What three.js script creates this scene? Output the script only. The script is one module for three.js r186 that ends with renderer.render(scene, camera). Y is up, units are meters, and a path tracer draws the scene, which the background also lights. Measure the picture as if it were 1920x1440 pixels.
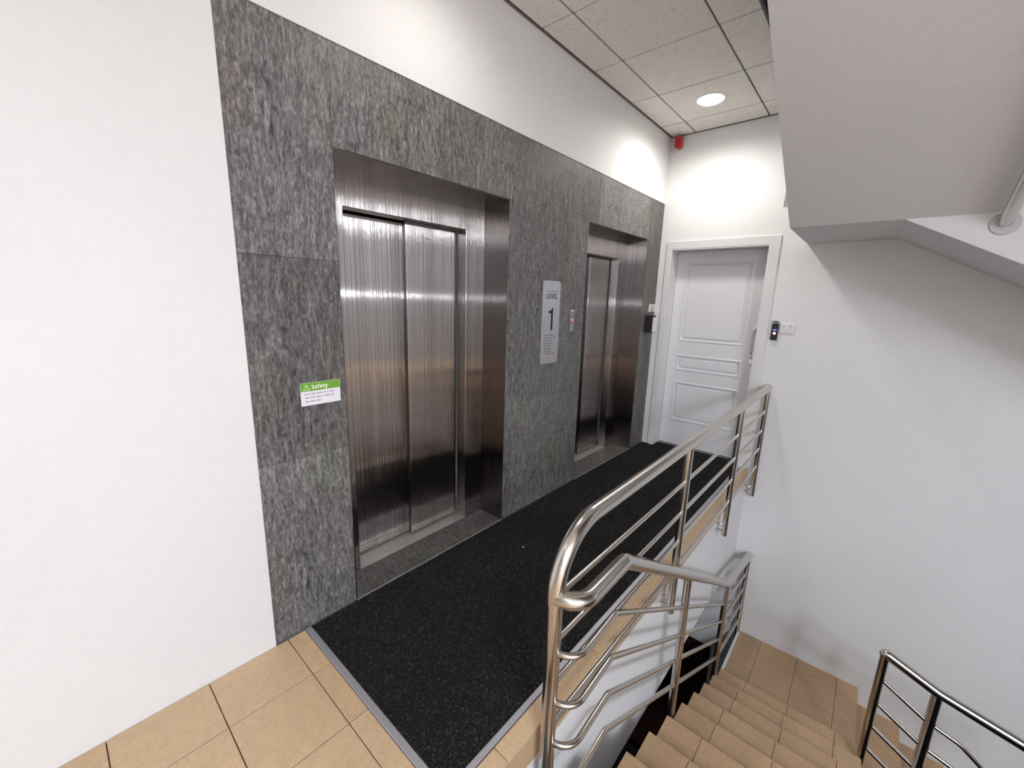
import * as THREE from 'three';
import { mergeGeometries, toCreasedNormals } from 'three/addons/utils/BufferGeometryUtils.js';
import { RectAreaLightUniformsLib } from 'three/addons/lights/RectAreaLightUniformsLib.js';

// ------------------------------------------------------------------ camera, lights, exposure
const scene = new THREE.Scene();
scene.background = new THREE.Color(0x000000);
const camera = new THREE.PerspectiveCamera(85.88, 1920 / 1440, 0.02, 60);
{
  const right = new THREE.Vector3(0.6590308, 0.0291061, 0.7515525);
  const up = new THREE.Vector3(0.1337832, 0.9787793, -0.1552196);
  const fwd = new THREE.Vector3(0.7401219, -0.2028396, -0.6411518);
  camera.position.set(-0.5108, 1.5379, 1.7839);
  camera.quaternion.setFromRotationMatrix(new THREE.Matrix4().makeBasis(right, up, fwd.clone().negate()));
}
scene.add(camera);

const renderer = new THREE.WebGLRenderer({ antialias: true });
renderer.toneMapping = THREE.LinearToneMapping;
renderer.toneMappingExposure = 0.86;
renderer.shadowMap.enabled = true;
renderer.shadowMap.type = THREE.PCFSoftShadowMap;
RectAreaLightUniformsLib.init();

const WARM = new THREE.Color().setRGB(1.0, 0.955, 0.9);
const COOL = new THREE.Color().setRGB(0.90, 0.96, 1.06);
// the recessed downlights of the lobby (in view: the first) and of the landing
const DOWNLIGHTS = [
  { p: [3.205, 3.1106, 0.536], i: 6.4, label: 'round recessed downlight glowing in the suspended ceiling near the white door' },
  { p: [0.805, 3.1106, 0.536], i: 2.0, label: 'round recessed downlight over the nearer lift doors, above the picture' },
  { p: [-1.595, 3.1106, 0.536], i: 0.8, label: 'round recessed downlight over the lobby entrance end, behind the camera' },
];
// round surface-mounted ceiling lamp over the wide landing, behind and to the right of the camera
const DRUM = { p: [-2.9, 3.1106, 5.3], i: 34.0 };
// flat lit panels in the landing ceiling, behind the camera
const PANELS = [[-2.1, 5.2], [-2.1, 6.8]], PANEL_L = 56;
// the flash of the camera that took the photograph (its glare is the bright line across the steel)
const FLASH = { p: [-0.50, 1.556, 1.775], i: 2.1 };
{
  const f = new THREE.PointLight(COOL, FLASH.i, 0, 2);
  f.position.set(...FLASH.p);
  f.castShadow = true; f.shadow.radius = 0.3; f.shadow.bias = -0.001;
  scene.add(f);
}

// ------------------------------------------------------------------ measures (metres; lift wall is z = 0, x runs down the lobby to the far wall)
const L = 3.811;            // far wall
const H = 3.1106;           // suspended ceiling
const HS = 2.508;           // top of the stone cladding
const ZE = 1.079;           // lobby edge over the stairwell
const STOREY = 4.03, RISE = 0.1556, GOING = 0.287;
const X0 = -3.7, ZR = 7.6, ZS = 6.19; // wall behind the camera, side wall, end of the stairwell opening
const N1 = { l: 0.3846, r: 1.481, t: 2.125 }, N2 = { l: 2.4015, r: 3.4996, t: 2.1356 };
const ND = 0.215;           // depth of the lift recesses

// ------------------------------------------------------------------ seeded noise
function rng(seed) { let s = seed >>> 0; return () => { s = (s + 0x6D2B79F5) >>> 0; let t = s; t = Math.imul(t ^ (t >>> 15), t | 1); t ^= t + Math.imul(t ^ (t >>> 7), t | 61); return ((t ^ (t >>> 14)) >>> 0) / 4294967296; }; }
function tileNoise(seed) {   // tileable value noise: n(x, y, px, py) with periods px, py
  const r = rng(seed), T = new Float32Array(65536); for (let i = 0; i < 65536; i++) T[i] = r();
  const h = (x, y) => T[((x * 7919) ^ (y * 104729)) & 65535];
  return (x, y, px, py) => {
    const xi = Math.floor(x), yi = Math.floor(y), fx = x - xi, fy = y - yi, u = fx * fx * (3 - 2 * fx), v = fy * fy * (3 - 2 * fy);
    const x0 = ((xi % px) + px) % px, x1 = (x0 + 1) % px, y0 = ((yi % py) + py) % py, y1 = (y0 + 1) % py;
    return (h(x0, y0) * (1 - u) + h(x1, y0) * u) * (1 - v) + (h(x0, y1) * (1 - u) + h(x1, y1) * u) * v;
  };
}
function dataTex(w, h, fn, srgb, sx, sy) {    // fn(u, v) -> [r, g, b] in 0..1; the texture covers sx by sy metres
  const d = new Uint8Array(w * h * 4);
  for (let y = 0; y < h; y++) for (let x = 0; x < w; x++) {
    const c = fn(x / w, y / h), k = (y * w + x) * 4;
    for (let i = 0; i < 3; i++) d[k + i] = Math.max(0, Math.min(255, Math.round(255 * (c.length ? c[i] : c))));
    d[k + 3] = 255;
  }
  const t = new THREE.DataTexture(d, w, h);
  t.wrapS = t.wrapT = THREE.RepeatWrapping; t.magFilter = THREE.LinearFilter; t.minFilter = THREE.LinearMipmapLinearFilter; t.generateMipmaps = true;
  if (srgb) t.colorSpace = THREE.SRGBColorSpace;
  t.repeat.set(1 / sx, 1 / sy); t.needsUpdate = true;
  return t;
}
const lerp = (a, b, t) => a + (b - a) * t, clamp = (x, a = 0, b = 1) => Math.max(a, Math.min(b, x));
const smooth = (a, b, x) => { const t = clamp((x - a) / (b - a)); return t * t * (3 - 2 * t); };

// ------------------------------------------------------------------ materials
const M = {};
{
  const n1 = tileNoise(11), n2 = tileNoise(23), n3 = tileNoise(37);
  // painted plaster: roller stipple
  const wallBump = dataTex(512, 512, (u, v) => 0.5 * n1(u * 200, v * 200, 200, 200) + 0.3 * n2(u * 90, v * 90, 90, 90) + 0.2 * n3(u * 24, v * 24, 24, 24), false, 1.0, 1.0);
  const wallMap = dataTex(512, 512, (u, v) => {
    const m = 0.5 * n1(u * 3, v * 3, 3, 3) + 0.3 * n2(u * 9, v * 9, 9, 9) + 0.2 * n3(u * 120, v * 120, 120, 120);
    const s = 0.895 + 0.035 * (m - 0.5);
    return [s, s, s * 1.004];
  }, true, 3.0, 3.0);
  M.wall = new THREE.MeshStandardMaterial({ name: 'white_paint', map: wallMap, bumpMap: wallBump, bumpScale: 0.0012, roughness: 0.75 });
  M.greyWall = new THREE.MeshStandardMaterial({ name: 'grey_paint', map: wallMap, color: new THREE.Color(0.6, 0.6, 0.61), roughness: 0.8 });
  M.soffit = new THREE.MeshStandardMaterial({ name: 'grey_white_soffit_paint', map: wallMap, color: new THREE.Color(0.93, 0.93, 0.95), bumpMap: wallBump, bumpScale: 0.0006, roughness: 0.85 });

  // slate: grey with fine vertical grain, paler scratches, dark pits, olive and brown clouds
  const sa = tileNoise(101), sb = tileNoise(131), sc = tileNoise(151), sd = tileNoise(171), se = tileNoise(191);
  const stoneField = (u, v) => {
    const wob = 0.012 * (sb(u * 6, v * 6, 6, 6) - 0.5);
    const cloud = 0.6 * sa(u * 4, v * 3, 4, 3) + 0.4 * sb(u * 11, v * 7, 11, 7);
    const grain = 0.42 * sc((u + wob) * 300, v * 120, 300, 120) + 0.3 * sd((u + wob) * 150, v * 34, 150, 34) + 0.28 * se(u * 420, v * 260, 420, 260);
    const streak = smooth(0.70, 0.92, sd((u + wob) * 130, v * 14, 130, 14)) * smooth(0.42, 0.7, sa(u * 9, v * 7, 9, 7));
    const pit = smooth(0.7, 0.86, sb((u + wob) * 90, v * 52, 90, 52)) * smooth(0.55, 0.8, se(u * 9, v * 8, 9, 8));
    return { cloud, grain, streak, pit };
  };
  const stoneMap = dataTex(1024, 1024, (u, v) => {
    const f = stoneField(u, v), tint = sc(u * 5, v * 5, 5, 5), t2 = sd(u * 8 + 3, v * 6, 8, 6);
    let g = 0.412 + 0.07 * (f.cloud - 0.5) + 0.44 * (f.grain - 0.5) + 0.07 * f.streak - 0.12 * f.pit;
    const olive = smooth(0.55, 0.85, tint), brown = smooth(0.6, 0.9, t2);
    return [g * (1.015 - 0.01 * olive + 0.025 * brown), g * (1.0 + 0.008 * olive), g * (0.998 - 0.035 * olive - 0.025 * brown)];
  }, true, 1.35, 1.9);
  const stoneBump = dataTex(1024, 1024, (u, v) => { const f = stoneField(u, v); return 0.25 + 0.6 * f.grain - 0.35 * f.pit; }, false, 1.35, 1.9);
  const stoneRough = dataTex(512, 512, (u, v) => { const f = stoneField(u, v); const r = 0.40 + 0.22 * f.grain + 0.15 * f.pit; return [r, r, r]; }, false, 1.35, 1.9);
  const stone = (c) => new THREE.MeshStandardMaterial({ name: 'slate', map: stoneMap, color: new THREE.Color(...c), bumpMap: stoneBump, bumpScale: 0.0012, roughnessMap: stoneRough, roughness: 1.0 });
  M.stones = [stone([1, 1, 1]), stone([0.9, 0.9, 0.92]), stone([1.08, 1.07, 1.1]), stone([0.84, 0.82, 0.82])];
  M.stonePolished = new THREE.MeshStandardMaterial({ name: 'polished_slate', map: stoneMap, color: new THREE.Color(0.6, 0.6, 0.57), bumpMap: stoneBump, bumpScale: 0.0003, roughness: 0.3 });

  // brushed stainless steel, grain upright
  // upright hairline grooves: each texel column leans to one side, so glare spreads level across the sheet
  const rg = rng(61), lean = Array.from({ length: 2048 }, () => { let t = 0; for (let k = 0; k < 4; k++) t += rg() - 0.5; return clamp(t * 0.8, -0.95, 0.95); });
  const groove = dataTex(2048, 4, (u) => { const t = lean[Math.round(u * 2048) % 2048], q = Math.hypot(t, 1); return [0.5 + 0.5 * t / q, 0.5, 0.5 + 0.5 / q]; }, false, 0.22, 1.0);
  const steel = (c, r, an = 1.0) => new THREE.MeshPhysicalMaterial({ name: 'brushed_steel', color: new THREE.Color(...c), metalness: 1, roughness: r, anisotropy: an, anisotropyRotation: 0, normalMap: groove });
  M.steelPanel = steel([0.45, 0.415, 0.40], 0.135);
  M.steelFrame = steel([0.45, 0.42, 0.405], 0.145);
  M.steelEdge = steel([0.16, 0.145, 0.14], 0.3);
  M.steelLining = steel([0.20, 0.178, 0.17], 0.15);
  M.sill = new THREE.MeshStandardMaterial({ name: 'aluminium_sill', color: new THREE.Color(0.62, 0.59, 0.57), metalness: 0.85, roughness: 0.42 });
  M.rail = new THREE.MeshStandardMaterial({ name: 'satin_stainless_tube', color: new THREE.Color(0.63, 0.60, 0.56), metalness: 1, roughness: 0.2 });
  M.bright = new THREE.MeshStandardMaterial({ name: 'bright_metal', color: new THREE.Color(0.75, 0.74, 0.72), metalness: 1, roughness: 0.16 });
  M.alu = new THREE.MeshStandardMaterial({ name: 'grey_aluminium', color: new THREE.Color(0.50, 0.50, 0.54), metalness: 0.7, roughness: 0.45 });

  // matt ceramic floor tile, sandy beige
  const ta = tileNoise(301), tb = tileNoise(311), tc = tileNoise(331);
  const tileMap = dataTex(512, 512, (u, v) => {
    const m = 0.5 * ta(u * 220, v * 220, 220, 220) + 0.3 * tb(u * 60, v * 60, 60, 60) + 0.2 * tc(u * 6, v * 6, 6, 6);
    const k = 1 + 0.16 * (m - 0.5);
    return [0.775 * k, 0.665 * k, 0.535 * k];
  }, true, 0.9, 0.9);
  const tileBump = dataTex(256, 256, (u, v) => ta(u * 120, v * 120, 120, 120), false, 0.5, 0.5);
  const tile = (c) => new THREE.MeshStandardMaterial({ name: 'beige_tile', map: tileMap, color: new THREE.Color(...c), bumpMap: tileBump, bumpScale: 0.0004, roughness: 0.42 });
  M.tiles = [tile([1, 1, 1]), tile([0.97, 0.955, 0.94]), tile([1.03, 1.03, 1.02]), tile([0.98, 0.99, 1.0])];
  M.stairTiles = [tile([0.80, 0.745, 0.70]), tile([0.77, 0.715, 0.67]), tile([0.83, 0.77, 0.72])];
  M.grout = new THREE.MeshStandardMaterial({ name: 'brown_grout', color: new THREE.Color(0.12, 0.075, 0.045), roughness: 0.95 });

  // mineral fibre ceiling tile
  const ca = tileNoise(401), cb = tileNoise(421);
  const ceilMap = dataTex(512, 512, (u, v) => { const f = 0.6 * ca(u * 150, v * 150, 150, 150) + 0.4 * cb(u * 60, v * 60, 60, 60); const s = 0.935 - 0.07 * smooth(0.5, 0.8, f); return [s, s * 0.985, s * 0.955]; }, true, 0.6, 0.6);
  const ceilBump = dataTex(512, 512, (u, v) => { const f = 0.6 * ca(u * 150, v * 150, 150, 150) + 0.4 * cb(u * 60, v * 60, 60, 60); return 1 - smooth(0.55, 0.8, f); }, false, 0.6, 0.6);
  M.ceilTile = new THREE.MeshStandardMaterial({ name: 'mineral_fibre', map: ceilMap, bumpMap: ceilBump, bumpScale: 0.0008, roughness: 0.95 });
  M.ceilGrid = new THREE.MeshStandardMaterial({ name: 'ceiling_grid_grey', color: new THREE.Color(0.13, 0.12, 0.115), roughness: 0.7 });
  M.angle = new THREE.MeshStandardMaterial({ name: 'taupe_wall_angle', color: new THREE.Color(0.2, 0.17, 0.16), roughness: 0.7 });
  M.darkTrim = new THREE.MeshStandardMaterial({ name: 'dark_trim', color: new THREE.Color(0.05, 0.045, 0.045), roughness: 0.6 });

  M.carpet = new THREE.MeshStandardMaterial({ name: 'black_carpet_backing', color: new THREE.Color(0.006, 0.0055, 0.006), roughness: 1 });
  M.tuft = new THREE.MeshStandardMaterial({ name: 'carpet_loop', color: new THREE.Color(1, 1, 1), roughness: 0.95 });
  M.doorPaint = new THREE.MeshStandardMaterial({ name: 'white_satin_paint', color: new THREE.Color(0.76, 0.76, 0.79), roughness: 0.42 });
  M.framePaint = new THREE.MeshStandardMaterial({ name: 'white_frame_paint', color: new THREE.Color(0.74, 0.735, 0.74), roughness: 0.45 });
  M.black = new THREE.MeshStandardMaterial({ name: 'black_plastic', color: new THREE.Color(0.012, 0.012, 0.014), roughness: 0.3 });
  M.darkBox = new THREE.MeshStandardMaterial({ name: 'dark_brown_plastic', color: new THREE.Color(0.02, 0.016, 0.016), roughness: 0.45 });
  M.whitePlastic = new THREE.MeshStandardMaterial({ name: 'white_plastic', color: new THREE.Color(0.78, 0.78, 0.8), roughness: 0.35 });
  M.greyPlastic = new THREE.MeshStandardMaterial({ name: 'grey_plastic', color: new THREE.Color(0.5, 0.5, 0.52), roughness: 0.4 });
  M.red = new THREE.MeshPhysicalMaterial({ name: 'red_lens', color: new THREE.Color(0.50, 0.006, 0.012), roughness: 0.3, clearcoat: 0.6 });
  M.brownDoor = new THREE.MeshStandardMaterial({ name: 'dark_brown_wood', color: new THREE.Color(0.045, 0.016, 0.012), roughness: 0.5 });
  M.lowerFloor = new THREE.MeshStandardMaterial({ name: 'dark_lower_carpet', color: new THREE.Color(0.008, 0.006, 0.006), roughness: 1 });
  M.glow = new THREE.MeshStandardMaterial({ name: 'lamp_glow', color: new THREE.Color(0.9, 0.9, 0.88), emissive: new THREE.Color(1, 0.95, 0.86), emissiveIntensity: 9, roughness: 0.4 });
  M.glowSoft = new THREE.MeshStandardMaterial({ name: 'panel_glow', color: new THREE.Color(0.9, 0.9, 0.9), emissive: new THREE.Color(0.93, 0.97, 1), emissiveIntensity: 3, roughness: 0.5 });
  M.ledRed = new THREE.MeshStandardMaterial({ name: 'red_led', color: new THREE.Color(0.3, 0.02, 0.02), emissive: new THREE.Color(1, 0.03, 0.05), emissiveIntensity: 2.2 });
  M.ledPink = new THREE.MeshStandardMaterial({ name: 'pink_red_led', color: new THREE.Color(0.3, 0.1, 0.1), emissive: new THREE.Color(1, 0.32, 0.30), emissiveIntensity: 3 });
  M.ledBlue = new THREE.MeshStandardMaterial({ name: 'blue_led', color: new THREE.Color(0.05, 0.05, 0.3), emissive: new THREE.Color(0.16, 0.2, 1), emissiveIntensity: 4 });
}

// ------------------------------------------------------------------ geometry helpers
function worldUV(g) {   // uv in metres, by the main direction of each face
  const ng = g.index ? g.toNonIndexed() : g, p = ng.attributes.position, n = ng.attributes.normal, uv = new Float32Array(p.count * 2);
  for (let i = 0; i < p.count; i += 3) {
    let nx = 0, ny = 0, nz = 0; for (let k = 0; k < 3; k++) { nx += Math.abs(n.getX(i + k)); ny += Math.abs(n.getY(i + k)); nz += Math.abs(n.getZ(i + k)); }
    for (let k = 0; k < 3; k++) {
      const j = i + k, x = p.getX(j), y = p.getY(j), z = p.getZ(j);
      if (ny >= nx && ny >= nz) { uv[2 * j] = x; uv[2 * j + 1] = z; } else if (nz >= nx) { uv[2 * j] = x; uv[2 * j + 1] = y; } else { uv[2 * j] = z; uv[2 * j + 1] = y; }
    }
  }
  ng.setAttribute('uv', new THREE.BufferAttribute(uv, 2));
  return ng;
}
function box(x0, x1, y0, y1, z0, z1, c = 0) {       // box between two corners; c > 0 chamfers all its edges
  const sx = x1 - x0, sy = y1 - y0, sz = z1 - z0, m = [(x0 + x1) / 2, (y0 + y1) / 2, (z0 + z1) / 2];
  let g;
  if (!c) g = new THREE.BoxGeometry(sx, sy, sz);
  else {
    c = Math.min(c, sx / 2.2, sy / 2.2, sz / 2.2);
    const h = [sx / 2, sy / 2, sz / 2], pos = [];
    const P = (s, k) => [0, 1, 2].map((i) => s[i] * (h[i] - (i === k ? 0 : c)));
    const tri = (a, b, d) => {          // wind outwards
      const A = new THREE.Vector3(...a), B = new THREE.Vector3(...b), D = new THREE.Vector3(...d), n = B.clone().sub(A).cross(D.clone().sub(A));
      if (n.dot(A.clone().add(B).add(D)) < 0) pos.push(...a, ...d, ...b); else pos.push(...a, ...b, ...d);
    };
    for (let k = 0; k < 3; k++) for (const s of [-1, 1]) {
      const q = [[-1, -1], [1, -1], [1, 1], [-1, 1]].map(([u, v]) => { const t = [0, 0, 0]; t[k] = s; t[(k + 1) % 3] = u; t[(k + 2) % 3] = v; return P(t, k); });
      tri(q[0], q[1], q[2]); tri(q[0], q[2], q[3]);
    }
    for (let k = 0; k < 3; k++) for (const s of [-1, 1]) for (const t of [-1, 1]) {
      const a = (k + 1) % 3, b = (k + 2) % 3, S = (e) => { const r = [0, 0, 0]; r[k] = e; r[a] = s; r[b] = t; return r; };
      const q = [P(S(-1), a), P(S(1), a), P(S(1), b), P(S(-1), b)];
      tri(q[0], q[1], q[2]); tri(q[0], q[2], q[3]);
    }
    for (const s of [-1, 1]) for (const t of [-1, 1]) for (const r of [-1, 1]) tri(P([s, t, r], 0), P([s, t, r], 1), P([s, t, r], 2));
    g = new THREE.BufferGeometry(); g.setAttribute('position', new THREE.Float32BufferAttribute(pos, 3)); g.computeVertexNormals();
  }
  g.translate(...m);
  return worldUV(g);
}
const merge = (list) => mergeGeometries(list.map((g) => { const n = g.index ? g.toNonIndexed() : g; for (const k of Object.keys(n.attributes)) if (!['position', 'normal', 'uv'].includes(k)) n.deleteAttribute(k); return n; }));
function extrude(pts, depth, map, holes = [], bevel = 0) {     // flat outline pushed along a normal; map((u, v, w) -> [x, y, z])
  const s = new THREE.Shape(pts.map((p) => new THREE.Vector2(...p)));
  for (const h of holes) s.holes.push(new THREE.Path(h.map((p) => new THREE.Vector2(...p))));
  const g = new THREE.ExtrudeGeometry(s, { depth, bevelEnabled: bevel > 0, bevelSize: bevel, bevelThickness: bevel, bevelOffset: -bevel, bevelSegments: 1, curveSegments: 12 }).toNonIndexed();
  const p = g.attributes.position, P = [0, 1, 2].map(() => new THREE.Vector3());
  for (let i = 0; i < p.count; i++) p.setXYZ(i, ...map(p.getX(i), p.getY(i), p.getZ(i)));
  // keep the winding outwards if the map mirrors
  const e = (a) => new THREE.Vector3(...map(...a)).sub(new THREE.Vector3(...map(0, 0, 0)));
  if (e([1, 0, 0]).cross(e([0, 1, 0])).dot(e([0, 0, 1])) < 0) for (let i = 0; i < p.count; i += 3) { P[0].fromBufferAttribute(p, i + 1); P[1].fromBufferAttribute(p, i + 2); p.setXYZ(i + 1, P[1].x, P[1].y, P[1].z); p.setXYZ(i + 2, P[0].x, P[0].y, P[0].z); }
  g.computeVertexNormals();
  return worldUV(g);
}
function filletPath(pts, radii) {                              // polyline with circular fillets, as dense points
  const V = pts.map((p) => new THREE.Vector3(...p)), out = [V[0].clone()];
  for (let i = 1; i < V.length - 1; i++) {
    const a = V[i].clone().sub(V[i - 1]), b = V[i + 1].clone().sub(V[i]), la = a.length(), lb = b.length(); a.normalize(); b.normalize();
    const th = Math.acos(clamp(a.dot(b), -1, 1)); let r = Array.isArray(radii) ? radii[i - 1] : radii;
    if (th < 0.01) { out.push(V[i].clone()); continue; }
    let t = r * Math.tan(th / 2); const tm = Math.min(la * (i === 1 ? 0.97 : 0.499), lb * (i === V.length - 2 ? 0.97 : 0.499)); if (t > tm) { r *= tm / t; t = tm; }
    const s = V[i].clone().addScaledVector(a, -t), e = V[i].clone().addScaledVector(b, t), h = 4 / 3 * Math.tan(th / 4) * r;
    const c1 = s.clone().addScaledVector(a, h), c2 = e.clone().addScaledVector(b, -h), n = Math.max(4, Math.ceil(th / 0.13));
    const C = new THREE.CubicBezierCurve3(s, c1, c2, e); for (let k = 0; k <= n; k++) out.push(C.getPoint(k / n));
  }
  out.push(V[V.length - 1].clone());
  return out;
}
function tube(P, r, seg = 18) {                                // round tube along points, with flat end caps
  if (!(P[0] instanceof THREE.Vector3)) P = P.map((p) => new THREE.Vector3(...p));
  const N = P.length, T = P.map((_, i) => P[Math.min(N - 1, i + 1)].clone().sub(P[Math.max(0, i - 1)]).normalize());
  T[0] = P[1].clone().sub(P[0]).normalize(); T[N - 1] = P[N - 1].clone().sub(P[N - 2]).normalize();
  let nrm = new THREE.Vector3(0, 1, 0); if (Math.abs(T[0].y) > 0.9) nrm.set(1, 0, 0);
  nrm.addScaledVector(T[0], -nrm.dot(T[0])).normalize();
  const pos = [], nor = [], uv = [], idx = []; let len = 0;
  for (let i = 0; i < N; i++) {
    if (i) { const q = new THREE.Quaternion().setFromUnitVectors(T[i - 1], T[i]); nrm.applyQuaternion(q).addScaledVector(T[i], -nrm.dot(T[i])).normalize(); len += P[i].distanceTo(P[i - 1]); }
    const b = new THREE.Vector3().crossVectors(T[i], nrm);
    // mitre scale keeps the section round through sharp polyline corners
    for (let k = 0; k <= seg; k++) { const a = k / seg * Math.PI * 2, d = nrm.clone().multiplyScalar(Math.cos(a)).addScaledVector(b, Math.sin(a)); pos.push(P[i].x + d.x * r, P[i].y + d.y * r, P[i].z + d.z * r); nor.push(d.x, d.y, d.z); uv.push(a * r, len); }
  }
  for (let i = 0; i < N - 1; i++) for (let k = 0; k < seg; k++) { const a = i * (seg + 1) + k, b = a + seg + 1; idx.push(a, a + 1, b, a + 1, b + 1, b); }
  for (const [i, s] of [[0, -1], [N - 1, 1]]) {
    const c = pos.length / 3; pos.push(P[i].x, P[i].y, P[i].z); nor.push(T[i].x * s, T[i].y * s, T[i].z * s); uv.push(0, 0);
    for (let k = 0; k <= seg; k++) { const j = (i * (seg + 1) + k) * 3; pos.push(pos[j], pos[j + 1], pos[j + 2]); nor.push(T[i].x * s, T[i].y * s, T[i].z * s); uv.push(0, 0); }
    for (let k = 0; k < seg; k++) { if (s > 0) idx.push(c, c + 1 + k, c + 2 + k); else idx.push(c, c + 2 + k, c + 1 + k); }
  }
  const g = new THREE.BufferGeometry(); g.setAttribute('position', new THREE.Float32BufferAttribute(pos, 3)); g.setAttribute('normal', new THREE.Float32BufferAttribute(nor, 3)); g.setAttribute('uv', new THREE.Float32BufferAttribute(uv, 2)); g.setIndex(idx);
  // outward winding
  { const A = new THREE.Vector3(...pos.slice(idx[0] * 3, idx[0] * 3 + 3)), B = new THREE.Vector3(...pos.slice(idx[1] * 3, idx[1] * 3 + 3)), C = new THREE.Vector3(...pos.slice(idx[2] * 3, idx[2] * 3 + 3)); const n = B.sub(A).cross(C.sub(A)); if (n.dot(new THREE.Vector3(nor[0], nor[1], nor[2])) < 0) { const m = (N - 1) * seg * 6; for (let i = 0; i < m; i += 3) { const t = idx[i + 1]; idx[i + 1] = idx[i + 2]; idx[i + 2] = t; } g.setIndex(idx); } }
  return g;
}
const rod = (a, b, r, seg = 16) => tube([a, b], r, seg);
function disc(c, axis, r, t, seg = 28, bev = 0.25) {          // bevelled round plate centred at c, thickness t along +axis
  const k = Math.min(t * bev, r * 0.3), g = new THREE.LatheGeometry([[0, 0], [r, 0], [r, t - k], [r - k, t], [0, t]].map((p) => new THREE.Vector2(...p)), seg);
  const q = new THREE.Quaternion().setFromUnitVectors(new THREE.Vector3(0, 1, 0), new THREE.Vector3(...axis).normalize());
  g.applyQuaternion(q); g.translate(...c); return toCreasedNormals(g.toNonIndexed(), 0.5);
}

// ------------------------------------------------------------------ object helpers
function add(name, geo, mat, parent = scene) {
  const m = new THREE.Mesh(Array.isArray(geo) ? merge(geo) : geo, mat);
  m.name = name; m.castShadow = m.receiveShadow = true; parent.add(m); return m;
}
function struct(name, geo, mat) { const m = geo ? add(name, geo, mat) : new THREE.Group(); m.name = name; if (!geo) scene.add(m); m.userData.kind = 'structure'; return m; }
function thing(name, label, category, group) { const g = new THREE.Group(); g.name = name; g.userData = { label, category }; if (group) g.userData.group = group; scene.add(g); return g; }
function tag(o, label, category, group) { o.userData.label = label; o.userData.category = category; if (group) o.userData.group = group; return o; }

// ================================================================== ROOM SHELL
const WB = -4.6, WT = 7.6;     // bottom and top of the stairwell shaft
{
  // the lift wall: plaster left of and above the stone, masonry behind the stone with the two lift recesses left open
  const g = [];
  g.push(box(X0 - 0.15, 0, WB, WT, -0.45, 0.004));                       // plaster beside the stone
  g.push(box(0, L + 0.4, HS, WT, -0.45, 0.004));                         // above the stone
  g.push(box(0, L + 0.4, WB, -0.02, -0.45, -0.03));                      // below this floor
  g.push(box(0, N1.l - 0.004, -0.02, HS, -0.45, -0.03));
  g.push(box(N1.r + 0.004, N2.l - 0.004, -0.02, HS, -0.45, -0.03));
  g.push(box(N2.r + 0.004, L + 0.4, -0.02, HS, -0.45, -0.03));
  g.push(box(N1.l - 0.004, N1.r + 0.004, N1.t + 0.004, HS, -0.45, -0.03));
  g.push(box(N2.l - 0.004, N2.r + 0.004, N2.t + 0.004, HS, -0.45, -0.03));
  g.push(box(N1.l - 0.1, N2.r + 0.1, -0.02, HS, -0.60, -0.46));          // back of the shafts
  const wall = struct('wall_left', g, M.wall);
  // stone panels, each its own slab with a hairline joint
  const r = rng(5), J = 0.0006;
  const panel = (x0, x1, y0, y1, k) => add('stone_panel', box(x0 + J, x1 - J, y0 + J, y1 - J, -0.028, 0.0 - 0.0008 * r(), 0.0007), M.stones[k], wall);
  const R1 = HS / 3, R2 = 2 * HS / 3;
  [[0, R1, 0], [R1, R2, 3], [R2, HS, 2]].forEach(([a, b, k]) => panel(0, N1.l, a, b, k));
  panel(N1.l, 0.97, N1.t, HS, 2); panel(0.97, 1.555, N1.t, HS, 0);
  [[0, R1, 1], [R1, R2, 0], [R2, N1.t, 1]].forEach(([a, b, k]) => panel(N1.r, 1.555, a, b, k));
  [[0, R1, 0], [R1, R2, 1], [R2, HS, 3]].forEach(([a, b, k]) => panel(1.555, 2.155, a, b, k));
  panel(2.155, 2.54, N2.t, HS, 3);
  [[0, R1, 1], [R1, R2, 1], [R2, N2.t, 0]].forEach(([a, b, k]) => panel(2.155, N2.l, a, b, k));
  panel(2.54, 3.495, N2.t, HS, 2); 
  [[0, R1, 3], [R1, R2, 1], [R2, HS, 3]].forEach(([a, b, k]) => panel(3.4996, L, a, b, k));
  for (const N of [N1, N2]) add('stone_threshold', box(N.l, N.r, -0.03, 0.003, -ND + 0.005, 0.0, 0.001), M.stonePolished, wall);
}
const DOOR = { l: 0.116, r: 0.986, t: 2.07, d: 0.16 };
{
  // far wall with the white door's opening and the brown door's opening one floor down
  const g = [], x1 = L + 0.36;
  const low = -STOREY + 1.955;
  g.push(box(L, x1, WB, WT, DOOR.r, ZR + 0.2));
  g.push(box(L, x1, WB, WT, -0.45, DOOR.l));
  g.push(box(L, x1, DOOR.t, WT, DOOR.l, DOOR.r));
  g.push(box(L, x1, low, -0.012, DOOR.l, DOOR.r));
  g.push(box(L, x1, WB, -STOREY, DOOR.l, DOOR.r));
  g.push(box(x1 + 0.002, x1 + 0.06, WB, WT, -0.45, ZR));
  struct('wall_back', g, M.wall);
  struct('wall_right', box(X0 - 0.15, L + 0.4, WB, WT, ZR, ZR + 0.2), M.greyWall);
  struct('wall_front', box(X0 - 0.2, X0, WB, WT, 0, ZR), M.greyWall);
  struct('roof', box(X0 - 0.2, L + 0.4, WT, WT + 0.2, -0.45, ZR + 0.2), M.soffit);
}

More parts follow.
